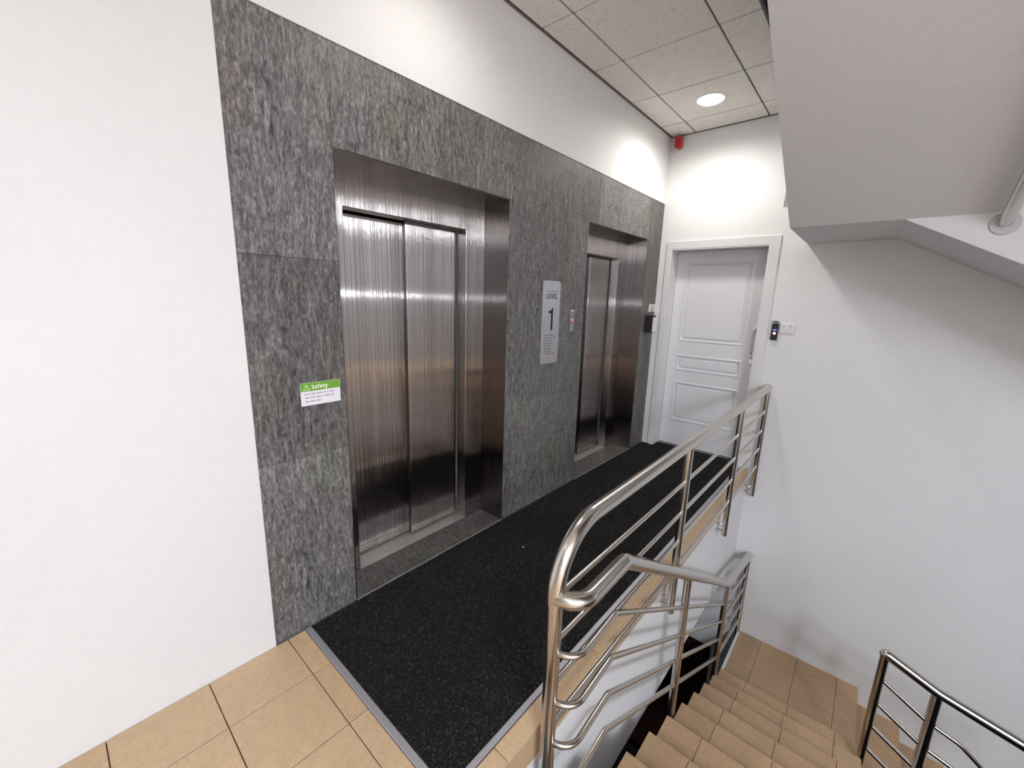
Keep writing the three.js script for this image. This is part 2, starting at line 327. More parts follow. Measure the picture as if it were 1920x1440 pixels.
// ---- floor: slab, beige tiles, fitted carpet, edge strips
const CARPET = { x0: 0.152, x1: L + DOOR.d - 0.02, z0: 0.004, z1: 0.983 };
{
  const floor = struct('floor');
  // slab of this storey over the lobby and over the landing (grout shows between the tiles)
  add('slab', [box(X0, L + 0.2, -0.95, -0.013, 0.0, 1.066), box(X0, 0.10, -0.95, -0.013, 1.066, ZR), box(0.1, L, -0.95, -0.013, ZS + 0.02, ZR)], M.grout, floor);
  add('slab_face', [box(0.10, L, -0.95, -0.135, 1.0665, 1.074), box(0.1005, 0.118, -0.95, -0.16, 1.074, ZS)], M.wall, floor);
  const r = rng(77), pitch = 0.2985, j = 0.0032, tile = (x0, x1, z0, z1) => { if (x1 - x0 < 0.012 || z1 - z0 < 0.012) return; add('tile', box(x0 + j / 2, x1 - j / 2, -0.013, -0.0009 * r(), z0 + j / 2, z1 - j / 2, 0.0014), M.tiles[Math.floor(r() * 4)], floor); };
  const gx = 0.0484, gz = 0.2609;
  const xs = [gx + 0.076]; for (let k = 0; k < 8; k++) xs.push(gx - k * 0.297);
  const zs = [0.0045]; for (let k = 0; gz + k * 0.2996 < 3.1; k++) zs.push(gz + k * 0.2996); 
  for (let a = 0; a < xs.length - 1; a++) for (let b = 0; b < zs.length - 1; b++) if (zs[b + 1] < 3.0) tile(xs[a + 1], xs[a], zs[b], zs[b + 1]);
  add('landing_tiles', [box(X0 + 0.01, 0.099, -0.0128, -0.0006, 3.01, ZR - 0.01), box(X0 + 0.01, -2.04, -0.0128, -0.0006, 0.01, 3.005), box(0.1, L - 0.01, -0.0128, -0.0006, ZS + 0.022, ZR - 0.01)], M.tiles[0], floor);
  // strip of cut tiles along the open edge and their tiled face
  for (let k = 0; k < 13; k++) { const a = Math.max(0.1265, 0.0475 + k * pitch), b = Math.min(L - 0.004, 0.0475 + (k + 1) * pitch); if (k === 0) continue; tile(a, b, 1.0075, ZE); }
  tile(0.1265, 0.346, 1.0075, ZE);
  for (let k = 0; k < 13; k++) { const a = Math.max(0.127, 0.0475 + k * pitch), b = Math.min(L - 0.004, 0.0475 + (k + 1) * pitch); add('tile', box(a + j / 2, b - j / 2, -0.134, -0.0175, 1.0672, 1.0772, 0.0012), M.tiles[k % 4], floor); }
  // carpet
  const carpet = add('carpet', box(CARPET.x0, CARPET.x1, -0.0125, -0.002, CARPET.z0, CARPET.z1), M.carpet);
  tag(carpet, 'black ribbed loop carpet fitted along the lobby in front of the lifts', 'carpet');
  const px = 0.0105, pz = 0.0088, nx = Math.floor((CARPET.x1 - CARPET.x0) / px), nz = Math.floor((CARPET.z1 - CARPET.z0) / pz);
  const tg = new THREE.IcosahedronGeometry(1, 0), inst = new THREE.InstancedMesh(tg, M.tuft, nx * nz), mat = new THREE.Matrix4(), q = new THREE.Quaternion(), e = new THREE.Euler(), c = new THREE.Color();
  inst.name = 'pile'; inst.userData.kind = 'stuff'; inst.castShadow = inst.receiveShadow = true;
  const rc = rng(9), nz1 = tileNoise(55);
  let i = 0;
  for (let a = 0; a < nx; a++) for (let b = 0; b < nz; b++) {
    const x = CARPET.x0 + (a + 0.5 + 0.5 * (rc() - 0.5)) * px, z = CARPET.z0 + (b + 0.5 + 0.3 * (rc() - 0.5)) * pz;
    const rib = b % 2 ? 1 : 0.72;
    e.set(rc() * 6, rc() * 6, rc() * 6); q.setFromEuler(e);
    const s = 0.0046 * (0.8 + 0.5 * rc());
    mat.compose(new THREE.Vector3(x, -0.003 + 0.0042 * rib * (0.6 + 0.5 * rc()), z), q, new THREE.Vector3(s * 1.15, s * (0.8 + 0.4 * rc()), s)); inst.setMatrixAt(i, mat);
    const worn = nz1(x * 3, z * 3, 40, 40), v = (0.0042 + 0.026 * Math.pow(rc(), 4)) * (0.75 + 0.5 * worn), w = rc();
    c.setRGB(v * (1.0 + 0.12 * w), v * 0.96, v * (1.0 + 0.1 * (1 - w))); inst.setColorAt(i, c); i++;
  }
  carpet.add(inst);
  // edge strips of the carpet
  struct('trim_1', box(0.1245, 0.1515, -0.01, 0.0035, 0.006, 1.006, 0.0015), M.alu);
  struct('trim_2', box(0.152, L - 0.003, -0.01, 0.0035, 0.9835, 1.006, 0.0015), M.alu);
  // one floor down
  struct('floor_lower', box(X0, L + 0.36, WB - 0.1, -STOREY, 0, ZR), M.lowerFloor);
  struct('wall_lower', box(0, L - 0.001, -STOREY, -0.96, -0.03, -0.002), M.stones[3]);
}

// ---- suspended ceiling
{
  const ceil = struct('ceiling');
  const zE = 1.062;
  add('grid', [box(X0, L, H + 0.010, H + 0.02, 0.004, zE + 0.002), box(X0, 0.1, H + 0.010, H + 0.02, zE + 0.002, ZR), box(0.1, L, H + 0.002, H + 0.02, ZS, ZR)], M.ceilGrid, ceil);
  const xs = []; for (let x = 3.505; x > X0; x -= 0.6) xs.push(x); xs.unshift(L - 0.016); xs.push(X0);
  const zl = [0.018, 0.236, 0.836, zE], zl2 = [zE + 0.001, 1.436, 2.036, 2.636, 3.236, 3.836, 4.436, 5.036, 5.636, 6.236, 6.836, ZR - 0.01];
  const hole = (x0, x1, z0, z1) => DOWNLIGHTS.find((d) => d.p[0] > x0 && d.p[0] < x1 && d.p[2] > z0 && d.p[2] < z1);
  const lay = (zs, xa) => { for (let a = 0; a < xs.length - 1; a++) for (let b = 0; b < zs.length - 1; b++) {
    const x0 = xs[a + 1], x1 = Math.min(xs[a], xa), z0 = zs[b], z1 = zs[b + 1]; if (x1 - x0 < 0.02) continue;
    const d = hole(x0, x1, z0, z1), J = 0.006;
    if (!d) add('ceiling_tile', box(x0 + J, x1 - J, H, H + 0.012, z0 + J, z1 - J, 0.0018), M.ceilTile, ceil);
    else {
      const c = []; for (let k = 0; k < 40; k++) c.push([d.p[0] + 0.098 * Math.cos(k / 40 * 2 * Math.PI), d.p[2] + 0.098 * Math.sin(k / 40 * 2 * Math.PI)]);
      add('ceiling_tile', extrude([[x0 + J, z0 + J], [x1 - J, z0 + J], [x1 - J, z1 - J], [x0 + J, z1 - J]], 0.009, (u, v, w) => [u, H + w, v], [c]), M.ceilTile, ceil);
    }
  } };
  lay(zl, 9); lay(zl2, 0.1);
  add('wall_angle', [box(X0, L - 0.013, H - 0.003, H + 0.01, 0.0045, 0.0135), box(L - 0.0125, L - 0.001, H - 0.003, H + 0.01, 0.0045, zE)], M.angle, ceil);
  add('edge_trim', [box(0.1, L - 0.001, H - 0.016, H + 0.03, zE + 0.0025, zE + 0.0135)], M.darkTrim, ceil);
  // slab of the storey above and its white face over the stairwell
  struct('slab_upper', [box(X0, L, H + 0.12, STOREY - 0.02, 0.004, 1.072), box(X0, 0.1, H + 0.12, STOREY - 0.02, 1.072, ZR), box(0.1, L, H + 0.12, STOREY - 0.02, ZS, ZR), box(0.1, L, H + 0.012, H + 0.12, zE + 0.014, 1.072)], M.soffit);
}

// ---- recessed downlights: rim, glass and their light
for (const d of DOWNLIGHTS) {
  const t = thing('downlight', d.label, 'light', 'recessed downlights of the lobby');
  t.position.set(d.p[0], H, d.p[2]);
  const lathe = (pts) => toCreasedNormals(new THREE.LatheGeometry(pts.map((p) => new THREE.Vector2(...p)), 40).toNonIndexed(), 0.6);
  add('rim', lathe([[0.093, 0.004], [0.093, -0.002], [0.099, -0.006], [0.113, -0.004], [0.115, 0.0], [0.093, 0.004]]), M.whitePlastic, t);
  add('lens', lathe([[0.0, -0.030], [0.045, -0.027], [0.078, -0.017], [0.0915, -0.003], [0.0925, 0.006], [0.0, 0.006]].reverse()), M.glow, t);
  const s = new THREE.SpotLight(WARM, d.i, 0, 1.54, 0.55, 2);
  s.position.set(0, -0.05, 0); s.target.position.set(0, -2, 0); s.castShadow = true; s.shadow.radius = 5; s.shadow.bias = -0.0005;
  t.add(s, s.target);
}
// ---- drum lamp on the ceiling of the landing
{
  const t = thing('ceiling_lamp', 'white round drum lamp on the landing ceiling behind the camera', 'light');
  t.position.set(...DRUM.p);
  const lathe = (pts) => toCreasedNormals(new THREE.LatheGeometry(pts.map((p) => new THREE.Vector2(...p)), 40).toNonIndexed(), 0.6);
  add('base', lathe([[0.0, -0.026], [0.19, -0.026], [0.2, -0.02], [0.2, -0.001], [0.0, -0.001]]), M.whitePlastic, t);
  add('diffuser', lathe([[0.0, -0.1], [0.12, -0.097], [0.165, -0.08], [0.18, -0.027], [0.0, -0.0265]]), M.glow, t);
  const s = new THREE.SpotLight(COOL, DRUM.i, 0, 1.56, 0.15, 2);
  s.position.set(0, -0.125, 0); s.target.position.set(0, -3, 0); s.castShadow = true; s.shadow.radius = 14; s.shadow.bias = -0.0005;
  t.add(s, s.target);
}

// ---- flat lit ceiling panels over the landing
PANELS.forEach(([x, z], k) => {
  const t = thing('panel_light', ['flat square lit ceiling panel over the landing, the one nearer the lobby', 'flat square lit ceiling panel over the landing, the one farther from the lobby'][k], 'light', 'lit ceiling panels over the landing');
  t.position.set(x, H, z);
  add('frame', extrude([[-0.61, -0.61], [0.61, -0.61], [0.61, 0.61], [-0.61, 0.61]], 0.018, (u, v, w) => [u, -0.0185 + w, v], [[[-0.585, -0.585], [0.585, -0.585], [0.585, 0.585], [-0.585, 0.585]]]), M.whitePlastic, t);
  add('diffuser', box(-0.5848, 0.5848, -0.012, -0.006, -0.5848, 0.5848), M.glowSoft, t);
  const l = new THREE.RectAreaLight(COOL, PANEL_L / 1.37, 1.17, 1.17);
  l.position.set(0, -0.022, 0); l.rotation.x = -Math.PI / 2; t.add(l);
});

// ================================================================== STAIRCASES
const Z1 = 1.228, Z2 = 2.16, XF = 2.9;
function staircase(name, label, tiled, zr = Z2 - 0.02) {
  const t = thing(name, label, 'staircase');
  const soff = (x) => -1.975 + (XF - x) * 0.5422;
  // first flight: sawtooth above, sloping underside
  const saw = []; saw.push([0.12, soff(0.12)]);
  saw.push([0.12, -0.016]);
  for (let n = 0; n < 11; n++) { const x = 0.131 + n * GOING; saw.push([x, -n * RISE - 0.016]); saw.push([x, -(n + 1) * RISE - 0.016]); }
  saw.pop(); saw.pop();
  saw.push([XF, -10 * RISE - 0.016], [XF, -1.975]);
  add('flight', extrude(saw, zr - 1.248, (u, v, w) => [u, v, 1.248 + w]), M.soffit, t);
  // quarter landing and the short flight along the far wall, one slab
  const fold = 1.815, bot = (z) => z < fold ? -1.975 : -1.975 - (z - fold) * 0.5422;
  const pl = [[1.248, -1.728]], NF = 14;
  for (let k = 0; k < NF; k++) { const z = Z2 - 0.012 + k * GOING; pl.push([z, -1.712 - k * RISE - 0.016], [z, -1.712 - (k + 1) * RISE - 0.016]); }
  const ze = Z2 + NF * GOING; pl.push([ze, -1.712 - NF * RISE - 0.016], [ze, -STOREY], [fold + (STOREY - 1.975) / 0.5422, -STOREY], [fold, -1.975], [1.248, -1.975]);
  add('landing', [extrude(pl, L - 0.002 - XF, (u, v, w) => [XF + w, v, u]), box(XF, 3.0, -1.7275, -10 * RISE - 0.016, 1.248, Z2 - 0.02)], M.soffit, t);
  if (!tiled) return t;
  const r = rng(tiled), j = 0.003, zc = [Z1, 1.418, 1.7145, 2.011, Z2];
  const T = (name, g) => add(name, g, M.stairTiles[Math.floor(r() * 3)], t);
  for (let n = 1; n <= 10; n++) {
    const x0 = 0.143 + (n - 1) * GOING - 0.012, x1 = 0.143 + n * GOING, y = -n * RISE, jog = n % 2 ? 0.0 : 0.012;
    for (let k = 0; k < 4; k++) {
      const a = zc[k] + (k ? jog : 0), b = zc[k + 1] + (k < 3 ? jog : 0);
      T('tread_tile', box(x0 + j / 2, x1, y - 0.0155, y - 0.0006 * r(), a + j / 2, b - j / 2, 0.0016));
    }
  }
  for (let n = 0; n <= 10; n++) for (let k = 0; k < 4; k++) { const x = 0.143 + n * GOING - 0.0115; T('riser_tile', box(x, x + 0.009, -(n + 1) * RISE + 0.0005, -n * RISE - 0.0165, zc[k] + j / 2, zc[k + 1] - j / 2, 0.001)); }
  // landing
  const xl = [3.013 + 0.0, 3.065, 3.352, 3.652, L - 0.003];
  for (let a = 0; a < 4; a++) for (let k = 0; k < 4; k++) { if (a === 0) continue; T('landing_tile', box((a === 1 ? 3.004 : xl[a]) + j / 2, xl[a + 1] - j / 2, -1.7275, -1.712 - 0.0006 * r(), zc[k] + j / 2, zc[k + 1] - j / 2, 0.0016)); }
  for (let k = 0; k < 4; k++) T('landing_tile', box(XF + 0.003, 3.003, -1.7275, -1.712 - 0.0006 * r(), (k ? zc[k] : 1.25) + j / 2, zc[k + 1] - j / 2, 0.0016));
  // short flight along the wall
  const xc = [XF + 0.003, 3.2, 3.5, L - 0.003];
  for (let k = 0; k < 7; k++) for (let a = 0; a < 3; a++) {
    const z = Z2 + k * GOING, y = -1.712 - k * RISE;
    T('riser_tile', box(xc[a] + j / 2, xc[a + 1] - j / 2, y - RISE + 0.0005, y - 0.0165, z - 0.0115, z - 0.0025, 0.001));
    T('tread_tile', box(xc[a] + j / 2, xc[a + 1] - j / 2, y - RISE - 0.0155, y - RISE, z - 0.011, z + GOING, 0.0016));
  }
  // white kerb along the landing's open side
  add('kerb', box(3.02, L - 0.003, -1.80, -1.685, 1.207, 1.2275, 0.003), M.wall, t);
  return t;
}
staircase('staircase', 'beige tiled staircase going down beside the carpeted lobby to a quarter landing', 31);
{ const u = staircase('staircase_001', 'white painted underside of the flight overhead with its landing by the far wall', 0, 2.2); u.position.y = STOREY; }

// ================================================================== RAILINGS
const RH = 0.0295, RP = 0.0220, RB = 0.0104;
{
  // guard rail of the lobby edge
  const t = thing('guard_railing', 'stainless steel guard railing along the open edge of the carpeted lobby', 'railing');
  const z = 1.131, yT = 0.80, xn = 0.493;
  add('handrail', tube(filletPath([[xn, 0.56, z], [xn, yT, z], [3.79, yT + 0.015, z + 0.012]], [0.22]), RH, 24), M.rail, t);
  add('newel_post', rod([xn, -0.42, z], [xn, 0.585, z], 0.0265, 24), M.rail, t);
  for (const [x, zz] of [[1.715, z + 0.003], [2.83, z + 0.008], [3.765, z + 0.012]]) {
    const p = add('post', rod([x, -0.235, zz], [x, yT, zz], RP, 20), M.rail, t);
    for (const y of [-0.155, -0.205]) add('bracket', rod([x, y, 1.0745], [x, y, zz], 0.009, 12), M.rail, p);
  }
  [0.583, 0.402, 0.227, 0.05].forEach((y) => add('rail_bar', rod([xn, y, z], [3.765, y + 0.012, z + 0.012], RB, 14), M.rail, t));
}
function flightRailing(name, label, dy, first) {
  const t = thing(name, label, 'railing'), z = 1.203, zn = 1.131, xn = 0.493, Y = (y) => y + dy;
  add('handrail', tube(filletPath([[xn, Y(0.585), zn], [xn + 0.012, Y(0.585), z + 0.014], [0.838, Y(0.578), z + 0.004], [2.905, Y(-0.675), z], [3.77, Y(-0.845), z]], [0.085, 0.085, 0.02]), RH, 24), M.rail, t);
  const levels = [[0.372, -0.865], [0.172, -1.03], [0.0, -1.20], [-0.18, -1.385]];
  for (const [a, b] of levels) add('rail_bar', tube(filletPath([[xn, Y(a + 0.004), zn], [xn + 0.01, Y(a + 0.004), z + 0.014], [0.80, Y(a), z + 0.002], [2.905, Y(b), z], [3.745, Y(b - 0.16), z]], [0.075, 0.05, 0.01]), RB + 0.001, 14), M.rail, t);
  for (const [x, yt, yb, zz] of first) {
    const p = add('post', rod([x, Y(yb), zz], [x, Y(yt), zz], zz < 1.2 ? 0.0125 : RP, 20), M.rail, t);
    add('bracket', [rod([x, Y(yb + 0.06), zz], [x, Y(yb + 0.06), 1.2475], 0.008, 12)], M.rail, p);
  }
  return t;
}
flightRailing('stair_railing', 'stainless steel railing of the flight going down, its bars curling out of the newel post', 0, [[1.745, 0.02, -1.03, 1.203], [2.905, -0.675, -1.62, 1.203], [3.745, -0.85, -1.82, 1.203]]);
flightRailing('stair_railing_001', 'steel railing on the flight overhead, one dark post foot showing past its edge', STOREY, [[1.745, -0.02, -1.03, 1.203], [2.99, -0.69, -1.822, 1.189], [3.745, -0.85, -1.82, 1.203]]);
{
  // railing of the short flight along the far wall
  const t = thing('short_railing', 'dark steel railing of the short flight going down along the far wall', 'railing');
  const x = 2.875;
  add('handrail', tube(filletPath([[x, -1.2, 2.166], [x, -0.672, 2.166], [x, -0.783, 2.423], [x, -0.868, 2.778], [x, -1.0, 3.2]], [0.008, 0.3, 0.3]).slice(1), RH + 0.002, 22), M.rail, t);
  for (const [z, yt, yb] of [[2.166, -0.685, -1.56], [2.428, -0.785, -1.80], [2.985, -0.93, -2.2]]) {
    const p = add('post', rod([x, yb, z], [x, yt, z], RP + (z > 2.4 ? 0.006 : 0.003), 20), M.rail, t);
    add('bracket', rod([x, yb + 0.03, z], [XF + 0.004, yb + 0.03, z], 0.008, 12), M.rail, p);
  }
  for (const b of [0, 1, 2, 3]) { const o = -0.185 * b; add('rail_bar', tube(filletPath([[x, -0.865 + o, 2.17], [x, -1.01 + o, 2.41], [x, -1.06 + o, 2.57], [x, -1.18 + o, 2.72], [x, -1.34 + o, 2.985]], [0.2, 0.15, 0.15]), RB + 0.003, 14), M.rail, t); }
}
{
  // handrail ending in a round flange under the flight overhead
  const t = thing('stair_handrail', 'stainless steel handrail ending in a round wall flange under the flight overhead', 'handrail');
  const d = new THREE.Vector3(-1, 0.5422, 0).normalize(), e = [2.888, 2.004, 2.209];
  add('tube', rod(e, [e[0] + d.x * 2.3, e[1] + d.y * 2.3, e[2]], RH, 22), M.rail, t);
  add('flange', disc([XF - 0.0005, 1.998, 2.209], [-1, 0, 0], 0.058, 0.008), M.greyPlastic, t);
}

// ================================================================== LIFTS
function lift(N, label) {
  const t = thing('lift', label, 'lift');
  const w = N.r - N.l, ol = N.l + 0.140, or = N.l + 0.935, ot = 1.945, zf = -ND, top = N.t;
  // steel lining of the recess
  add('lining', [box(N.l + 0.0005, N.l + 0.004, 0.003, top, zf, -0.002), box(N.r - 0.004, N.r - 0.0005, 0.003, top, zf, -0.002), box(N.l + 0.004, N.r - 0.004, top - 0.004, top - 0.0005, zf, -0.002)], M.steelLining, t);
  // portal frame round the doors, with returns
  add('portal', extrude([[N.l + 0.0005, 0.003], [ol, 0.003], [ol, ot], [or, ot], [or, 0.003], [N.r - 0.0005, 0.003], [N.r - 0.0005, top - 0.0005], [N.l + 0.0005, top - 0.0005]], 0.075, (u, v, q) => [u, v, zf - 0.075 + q], [], 0.0025), M.steelFrame, t);
  // two telescopic door panels with folded edges
  const mid = ol + 0.41;
  const leaf = (x0, x1, z, y1) => [box(x0, x1, 0.012, y1, z - 0.03, z, 0.003)];
  add('door_panel', leaf(ol - 0.03, mid + 0.02, -0.335, 1.96), M.steelPanel, t);
  add('door_panel', leaf(mid, or - 0.022, -0.298, 1.938), M.steelPanel, t);
  add('door_edge', box(mid - 0.002, mid - 0.0003, 0.013, 1.937, -0.326, -0.302), M.steelEdge, t);
  add('door_seal', box(or - 0.0215, or - 0.0004, 0.012, ot, -0.336, -0.31), M.steelEdge, t);
  // sill with grooves
  const s = []; for (const [a, b] of [[-0.2095, -0.255], [-0.2585, -0.296], [-0.2995, -0.333], [-0.3365, -0.40]]) s.push(box(ol - 0.002, or + 0.002, -0.02, 0.0035, b, a, 0.0012)); s.push(box(ol - 0.002, or + 0.002, -0.02, -0.006, -0.40, -0.21));
  add('sill', s, M.sill, t);
  add('edge_strip', box(N.l, N.r, -0.02, 0.0065, 0.0003, 0.0056, 0.001), M.sill, t);
  return t;
}
lift(N1, 'brushed steel lift doors in the nearer recess, right of the safety sticker');
lift(N2, 'brushed steel lift doors in the farther recess, next to the white door');

// ================================================================== WHITE DOOR, BROWN DOOR BELOW
{
  const d = struct('door_1');
  const xo = L - 0.012, f0 = 0.068, f1 = 1.060, ft = 2.14;
  add('door_frame', extrude([[f0, 0.0], [DOOR.l + 0.004, 0.0], [DOOR.l + 0.004, DOOR.t - 0.004], [DOOR.r - 0.004, DOOR.t - 0.004], [DOOR.r - 0.004, 0], [f1, 0], [f1, ft], [f0, ft]], 0.0115, (u, v, w) => [L - 0.012 + w, v, u], [], 0.002), M.framePaint, d);
  add('door_lining', [box(L - 0.0115, L + 0.30, 0, DOOR.t - 0.004, DOOR.l + 0.0004, DOOR.l + 0.013), box(L - 0.0115, L + 0.30, 0, DOOR.t - 0.004, DOOR.r - 0.013, DOOR.r - 0.0004), box(L - 0.0115, L + 0.30, DOOR.t - 0.013, DOOR.t - 0.0004, DOOR.l + 0.013, DOOR.r - 0.013)], M.framePaint, d);
  const xd = L + DOOR.d, zl = DOOR.l + 0.016, zr = DOOR.r - 0.016, yt = DOOR.t - 0.016, yb = 0.012;
  const P = [[0.226, 0.848, 1.150, 1.945], [0.226, 0.854, 0.838, 1.007], [0.222, 0.854, 0.288, 0.715]];
  const ring = ([a, b, c, e], i = 0) => [[a + i, c + i], [b - i, c + i], [b - i, e - i], [a + i, e - i]];
  const leaf = [extrude([[zl, yb], [zr, yb], [zr, yt], [zl, yt]], 0.010, (u, v, w) => [xd + w, v, u], P.map((q) => ring(q)))];
  leaf.push(box(xd + 0.0125, xd + 0.045, yb, yt, zl, zr));
  // moulding: sloping bead round each panel
  for (const q of P) {
    const o = ring(q), pos = [];
    const rings = [[0, 0.0], [0.006, -0.005], [0.016, -0.004], [0.024, 0.0118], [0.028, 0.0124]].map(([i, dx]) => ring(q, i).map(([z, y]) => [xd + dx, y, z]));
    for (let k = 0; k < rings.length - 1; k++) for (let s = 0; s < 4; s++) { const A = rings[k][s], B = rings[k][(s + 1) % 4], C = rings[k + 1][(s + 1) % 4], D = rings[k + 1][s]; pos.push(...A, ...C, ...B, ...A, ...D, ...C); }
    const g = new THREE.BufferGeometry(); g.setAttribute('position', new THREE.Float32BufferAttribute(pos, 3)); g.computeVertexNormals(); leaf.push(worldUV(g));
  }
  const lf = add('door_leaf', leaf, M.doorPaint, d);
  for (const q of P) { const i = 0.042; add('raised_panel', extrude(ring(q, i), 0.010, (u, v, w) => [xd + 0.0035 + w, v, u], [], 0.004), M.doorPaint, lf); }
  // pull handle, lock
  const hz = 0.931, hx = xd - 0.052;
  add('pull_handle', [tube(filletPath([[xd + 0.002, 1.325, hz], [hx, 1.325, hz], [hx, 1.085, hz], [xd + 0.002, 1.085, hz]], 0.02), 0.0105, 16), disc([xd, 1.325, hz], [-1, 0, 0], 0.022, 0.006), disc([xd, 1.085, hz], [-1, 0, 0], 0.022, 0.006)], M.bright, d);
  add('lock', [disc([xd, 1.008, hz], [-1, 0, 0], 0.02, 0.006), box(xd - 0.011, xd, 0.985, 1.0, hz - 0.005, hz + 0.005, 0.002), disc([xd - 0.006, 1.012, hz], [-1, 0, 0], 0.0085, 0.006)], M.bright, d);
  // the doorway's dark backing lies behind the leaf; the brown door one floor down
  const d2 = struct('door_2');
  const y0 = -STOREY, y1 = -STOREY + 1.95;
  add('door_leaf', box(L + 0.06, L + 0.1, y0 + 0.005, y1, DOOR.l + 0.002, DOOR.r - 0.002, 0.003), M.brownDoor, d2);
  add('door_lining', [box(L - 0.004, L + 0.06, y0 + 0.005, y1, DOOR.l + 0.0005, DOOR.l + 0.016), box(L - 0.004, L + 0.06, y0 + 0.005, y1, DOOR.r - 0.016, DOOR.r - 0.0005), box(L - 0.004, L + 0.06, y1 - 0.016, y1 - 0.0005, DOOR.l + 0.016, DOOR.r - 0.016)], M.brownDoor, d2);
}

// ================================================================== SIGNS AND FITTINGS
function canvasMat(w, h, draw, opts = {}) {
  const c = document.createElement('canvas'); c.width = w; c.height = h; draw(c.getContext('2d'), w, h);
  const t = new THREE.CanvasTexture(c); t.colorSpace = THREE.SRGBColorSpace; t.anisotropy = 8;
  return new THREE.MeshPhysicalMaterial({ map: t, roughness: 0.5, ...opts });
}
function facePlate(x0, x1, y0, y1, z, flip) {     // printed face on the lift wall, uv 0..1
  const g = new THREE.PlaneGeometry(x1 - x0, y1 - y0); g.translate((x0 + x1) / 2, (y0 + y1) / 2, z); return g;
}
{
  // level sign
  const x0 = 1.846, x1 = 2.056, y0 = 1.076, y1 = 1.668;
  const t = thing('level_sign', 'tall brushed metal LEVEL 1 plate on the stone between the two lifts', 'sign');
  const rr = (i, r) => { const s = []; for (const [cx, cy, a0] of [[x1 - r, y1 - r, 0], [x0 + r, y1 - r, 90], [x0 + r, y0 + r, 180], [x1 - r, y0 + r, 270]]) for (let k = 0; k <= 5; k++) { const a = (a0 + k * 18) * Math.PI / 180; s.push([cx + (r - i) * Math.cos(a), cy + (r - i) * Math.sin(a)]); } return s; };
  add('plate', extrude(rr(0, 0.018), 0.004, (u, v, w) => [u, v, 0.001 + w], [], 0.0008), M.alu, t);
  const m = canvasMat(420, 1184, (c, w, h) => {
    const g = c; g.fillStyle = '#b9babf'; g.fillRect(0, 0, w, h);
    const r = rng(3); for (let i = 0; i < 900; i++) { g.fillStyle = `rgba(${r() < 0.5 ? '255,255,255' : '90,90,96'},0.06)`; g.fillRect(r() * w, 0, 1 + r() * 2, h); }
    g.fillStyle = '#8c4a4c'; g.font = 'bold 34px sans-serif'; g.textAlign = 'center';
    for (let k = 0; k < 6; k++) g.fillRect(70 + k * 52, 118, 36, 12);
    g.fillStyle = '#33343a'; g.font = 'bold 104px sans-serif'; g.fillText('LEVEL', w / 2, 232, 350);
    // the figure one
    g.beginPath(); g.moveTo(196, 408); g.lineTo(256, 348); g.lineTo(256, 700); g.lineTo(206, 700); g.lineTo(206, 448); g.lineTo(142, 448); g.lineTo(142, 412); g.closePath(); g.fill();
    g.fillStyle = 'rgba(95,96,104,0.85)';
    const r2 = rng(8); for (let k = 0; k < 8; k++) { const y = 770 + k * 40, n = 3 + Math.floor(r2() * 2); let x = 60; for (let i = 0; i < n; i++) { const l = 35 + r2() * 50; g.fillRect(x, y, l, 11); x += l + 16; } }
  }, { metalness: 0.85, roughness: 0.38, anisotropy: 1 });
  add('print', facePlate(x0 + 0.006, x1 - 0.006, y0 + 0.012, y1 - 0.012, 0.0062), m, t);
}
{
  // safety sticker
  const x0 = 0.1855, x1 = 0.358, y0 = 1.0605, y1 = 1.161;
  const t = thing('safety_sticker', 'small white sticker with a green Safety header on the slate', 'sticker');
  add('sheet', box(x0, x1, y0, y1, 0.0002, 0.0012), M.whitePlastic, t);
  const m = canvasMat(512, 300, (g, w, h) => {
    g.fillStyle = '#eceaf0'; g.fillRect(0, 0, w, h);
    g.fillStyle = '#74a83f'; g.fillRect(0, 0, w, 112);
    g.strokeStyle = '#d7efc3'; g.lineWidth = 7; g.lineJoin = 'round'; g.beginPath(); g.moveTo(72, 24); g.lineTo(112, 94); g.lineTo(32, 94); g.closePath(); g.stroke();
    g.fillStyle = '#d7efc3'; g.fillRect(69, 48, 7, 24); g.fillRect(69, 78, 7, 7);
    g.fillStyle = '#f4fbee'; g.font = 'bold 76px sans-serif'; g.fillText('Safety', 136, 86, 215);
    const r = rng(12); g.fillStyle = 'rgba(120,120,135,0.62)';
    [[44, 430, 142], [50, 430, 190], [50, 250, 240]].forEach(([a, b, y]) => { let x = a; while (x < b) { const l = Math.min(b - x, 22 + r() * 56); g.fillRect(x, y, l, 15); x += l + 13; } });
  }, { roughness: 0.35 });
  add('print', facePlate(x0 + 0.0008, x1 - 0.0008, y0 + 0.0008, y1 - 0.0008, 0.0015), m, t);
}
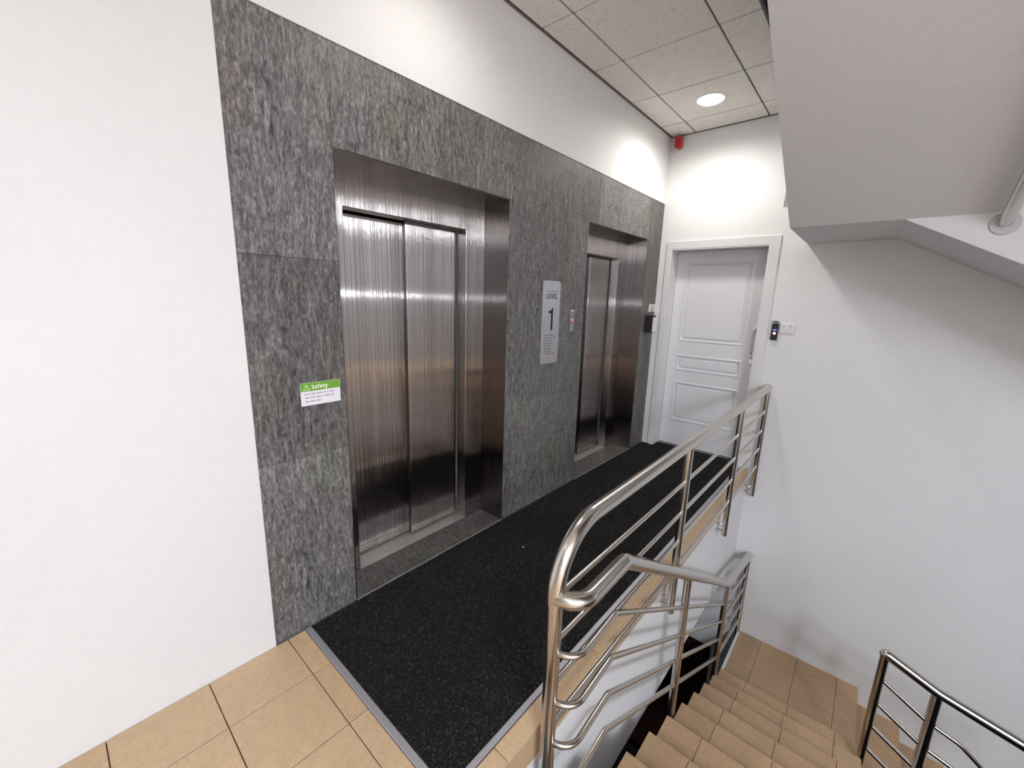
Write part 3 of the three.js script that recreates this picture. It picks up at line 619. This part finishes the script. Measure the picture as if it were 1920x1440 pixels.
{
  // pictogram plate and intercom on the stone by the farther lift
  const p = thing('pictogram_plate', 'small white plate with a dark pictogram above the black intercom box', 'sign');
  add('plate', box(3.652, 3.80, 1.446, 1.522, 0.0005, 0.006, 0.001), M.whitePlastic, p);
  const m = canvasMat(256, 132, (g, w, h) => { g.fillStyle = '#dcdcd6'; g.fillRect(0, 0, w, h); g.fillStyle = '#4a4d48'; g.beginPath(); g.arc(128, 34, 17, 0, 7); g.fill(); g.beginPath(); g.moveTo(128, 46); g.lineTo(172, 118); g.lineTo(84, 118); g.closePath(); g.fill(); g.fillStyle = '#b9b39a'; g.fillRect(116, 90, 24, 16); });
  add('print', facePlate(3.653, 3.799, 1.447, 1.521, 0.0064), m, p);
  const b = thing('intercom', 'dark box intercom with a white front on the slate beside the white door', 'intercom');
  add('housing', box(3.585, 3.668, 1.238, 1.412, 0.0005, 0.082, 0.004), M.darkBox, b);
  add('front_plate', box(3.588, 3.665, 1.245, 1.392, 0.0825, 0.094, 0.003), M.whitePlastic, b);
  add('speaker_slot', [0, 1, 2].map((k) => box(3.607, 3.646, 1.36 - k * 0.012, 1.364 - k * 0.012, 0.0942, 0.0948)), M.greyPlastic, b);
}
{
  // lift call panel
  const t = thing('call_panel', 'slim steel lift call panel with a red lit button before the farther lift', 'call panel');
  add('plate', box(2.205, 2.262, 1.30, 1.46, 0.0005, 0.004, 0.0012), M.steelFrame, t);
  add('button', disc([2.233, 1.385, 0.004], [0, 0, 1], 0.015, 0.005), M.bright, t);
  add('indicator', disc([2.233, 1.385, 0.0092], [0, 0, 1], 0.006, 0.0015), M.ledRed, t);
}
{
  // card reader, socket, sounder on the far wall
  const t = thing('card_reader', 'black card reader with blue and red lights beside the white door', 'card reader');
  add('housing', box(L - 0.022, L - 0.0005, 1.243, 1.388, 1.089, 1.141, 0.005), M.black, t);
  add('cap', box(L - 0.024, L - 0.0005, 1.3885, 1.418, 1.086, 1.143, 0.004), M.greyPlastic, t);
  add('cap_slot', box(L - 0.0246, L - 0.0241, 1.397, 1.409, 1.098, 1.131), M.black, t);
  add('blue_light', box(L - 0.0232, L - 0.0222, 1.330, 1.336, 1.102, 1.131), M.ledBlue, t);
  add('red_light', disc([L - 0.0222, 1.303, 1.116], [-1, 0, 0], 0.012, 0.0015, 20), M.ledPink, t);
  const s = thing('wall_socket', 'white double plate socket on the wall beside the card reader', 'socket');
  add('plate', box(L - 0.0095, L - 0.0005, 1.312, 1.392, 1.150, 1.256, 0.003), M.whitePlastic, s);
  add('rocker', box(L - 0.013, L - 0.0096, 1.368, 1.383, 1.176, 1.186, 0.001), M.greyPlastic, s);
  add('rocker', box(L - 0.013, L - 0.0096, 1.368, 1.383, 1.220, 1.230, 0.001), M.greyPlastic, s);
  add('pin_slot', [1.18, 1.225].flatMap((z) => [box(L - 0.0101, L - 0.0096, 1.350, 1.359, z - 0.002, z + 0.002), box(L - 0.0101, L - 0.0096, 1.334, 1.338, z - 0.014, z - 0.007), box(L - 0.0101, L - 0.0096, 1.334, 1.338, z + 0.007, z + 0.014)]), M.darkBox, s);
  const a = thing('alarm_sounder', 'red fire alarm sounder in the corner just under the ceiling', 'alarm');
  const rrect = (a0, a1, b0, b1, r) => { const o = []; for (const [cx, cy, d] of [[a1 - r, b1 - r, 0], [a0 + r, b1 - r, 90], [a0 + r, b0 + r, 180], [a1 - r, b0 + r, 270]]) for (let k = 0; k <= 6; k++) { const q = (d + k * 15) * Math.PI / 180; o.push([cx + r * Math.cos(q), cy + r * Math.sin(q)]); } return o; };
  add('lens', extrude(rrect(0.066, 0.132, 2.985, 3.098, 0.03), 0.056, (u, v, w) => [L - 0.070 + w, v, u], [], 0.007), M.red, a);
  add('base', box(L - 0.0135, L - 0.0005, 2.962, 3.1, 0.06, 0.138, 0.004), M.whitePlastic, a);
for (let k = 0; k < 4; k++) add('rib', box(L - 0.0795, L - 0.0772, 3.012 + k * 0.018, 3.02 + k * 0.018, 0.078, 0.12, 0.0008), M.red, a);
}
{
  const s = add('paper_scrap', (() => { const g = new THREE.IcosahedronGeometry(0.006, 1); g.scale(1, 0.5, 0.8); g.translate(1.32, 0.009, 0.33); return g; })(), M.whitePlastic);
  tag(s, 'tiny white scrap of paper lying on the black carpet', 'scrap');
}

renderer.render(scene, camera);
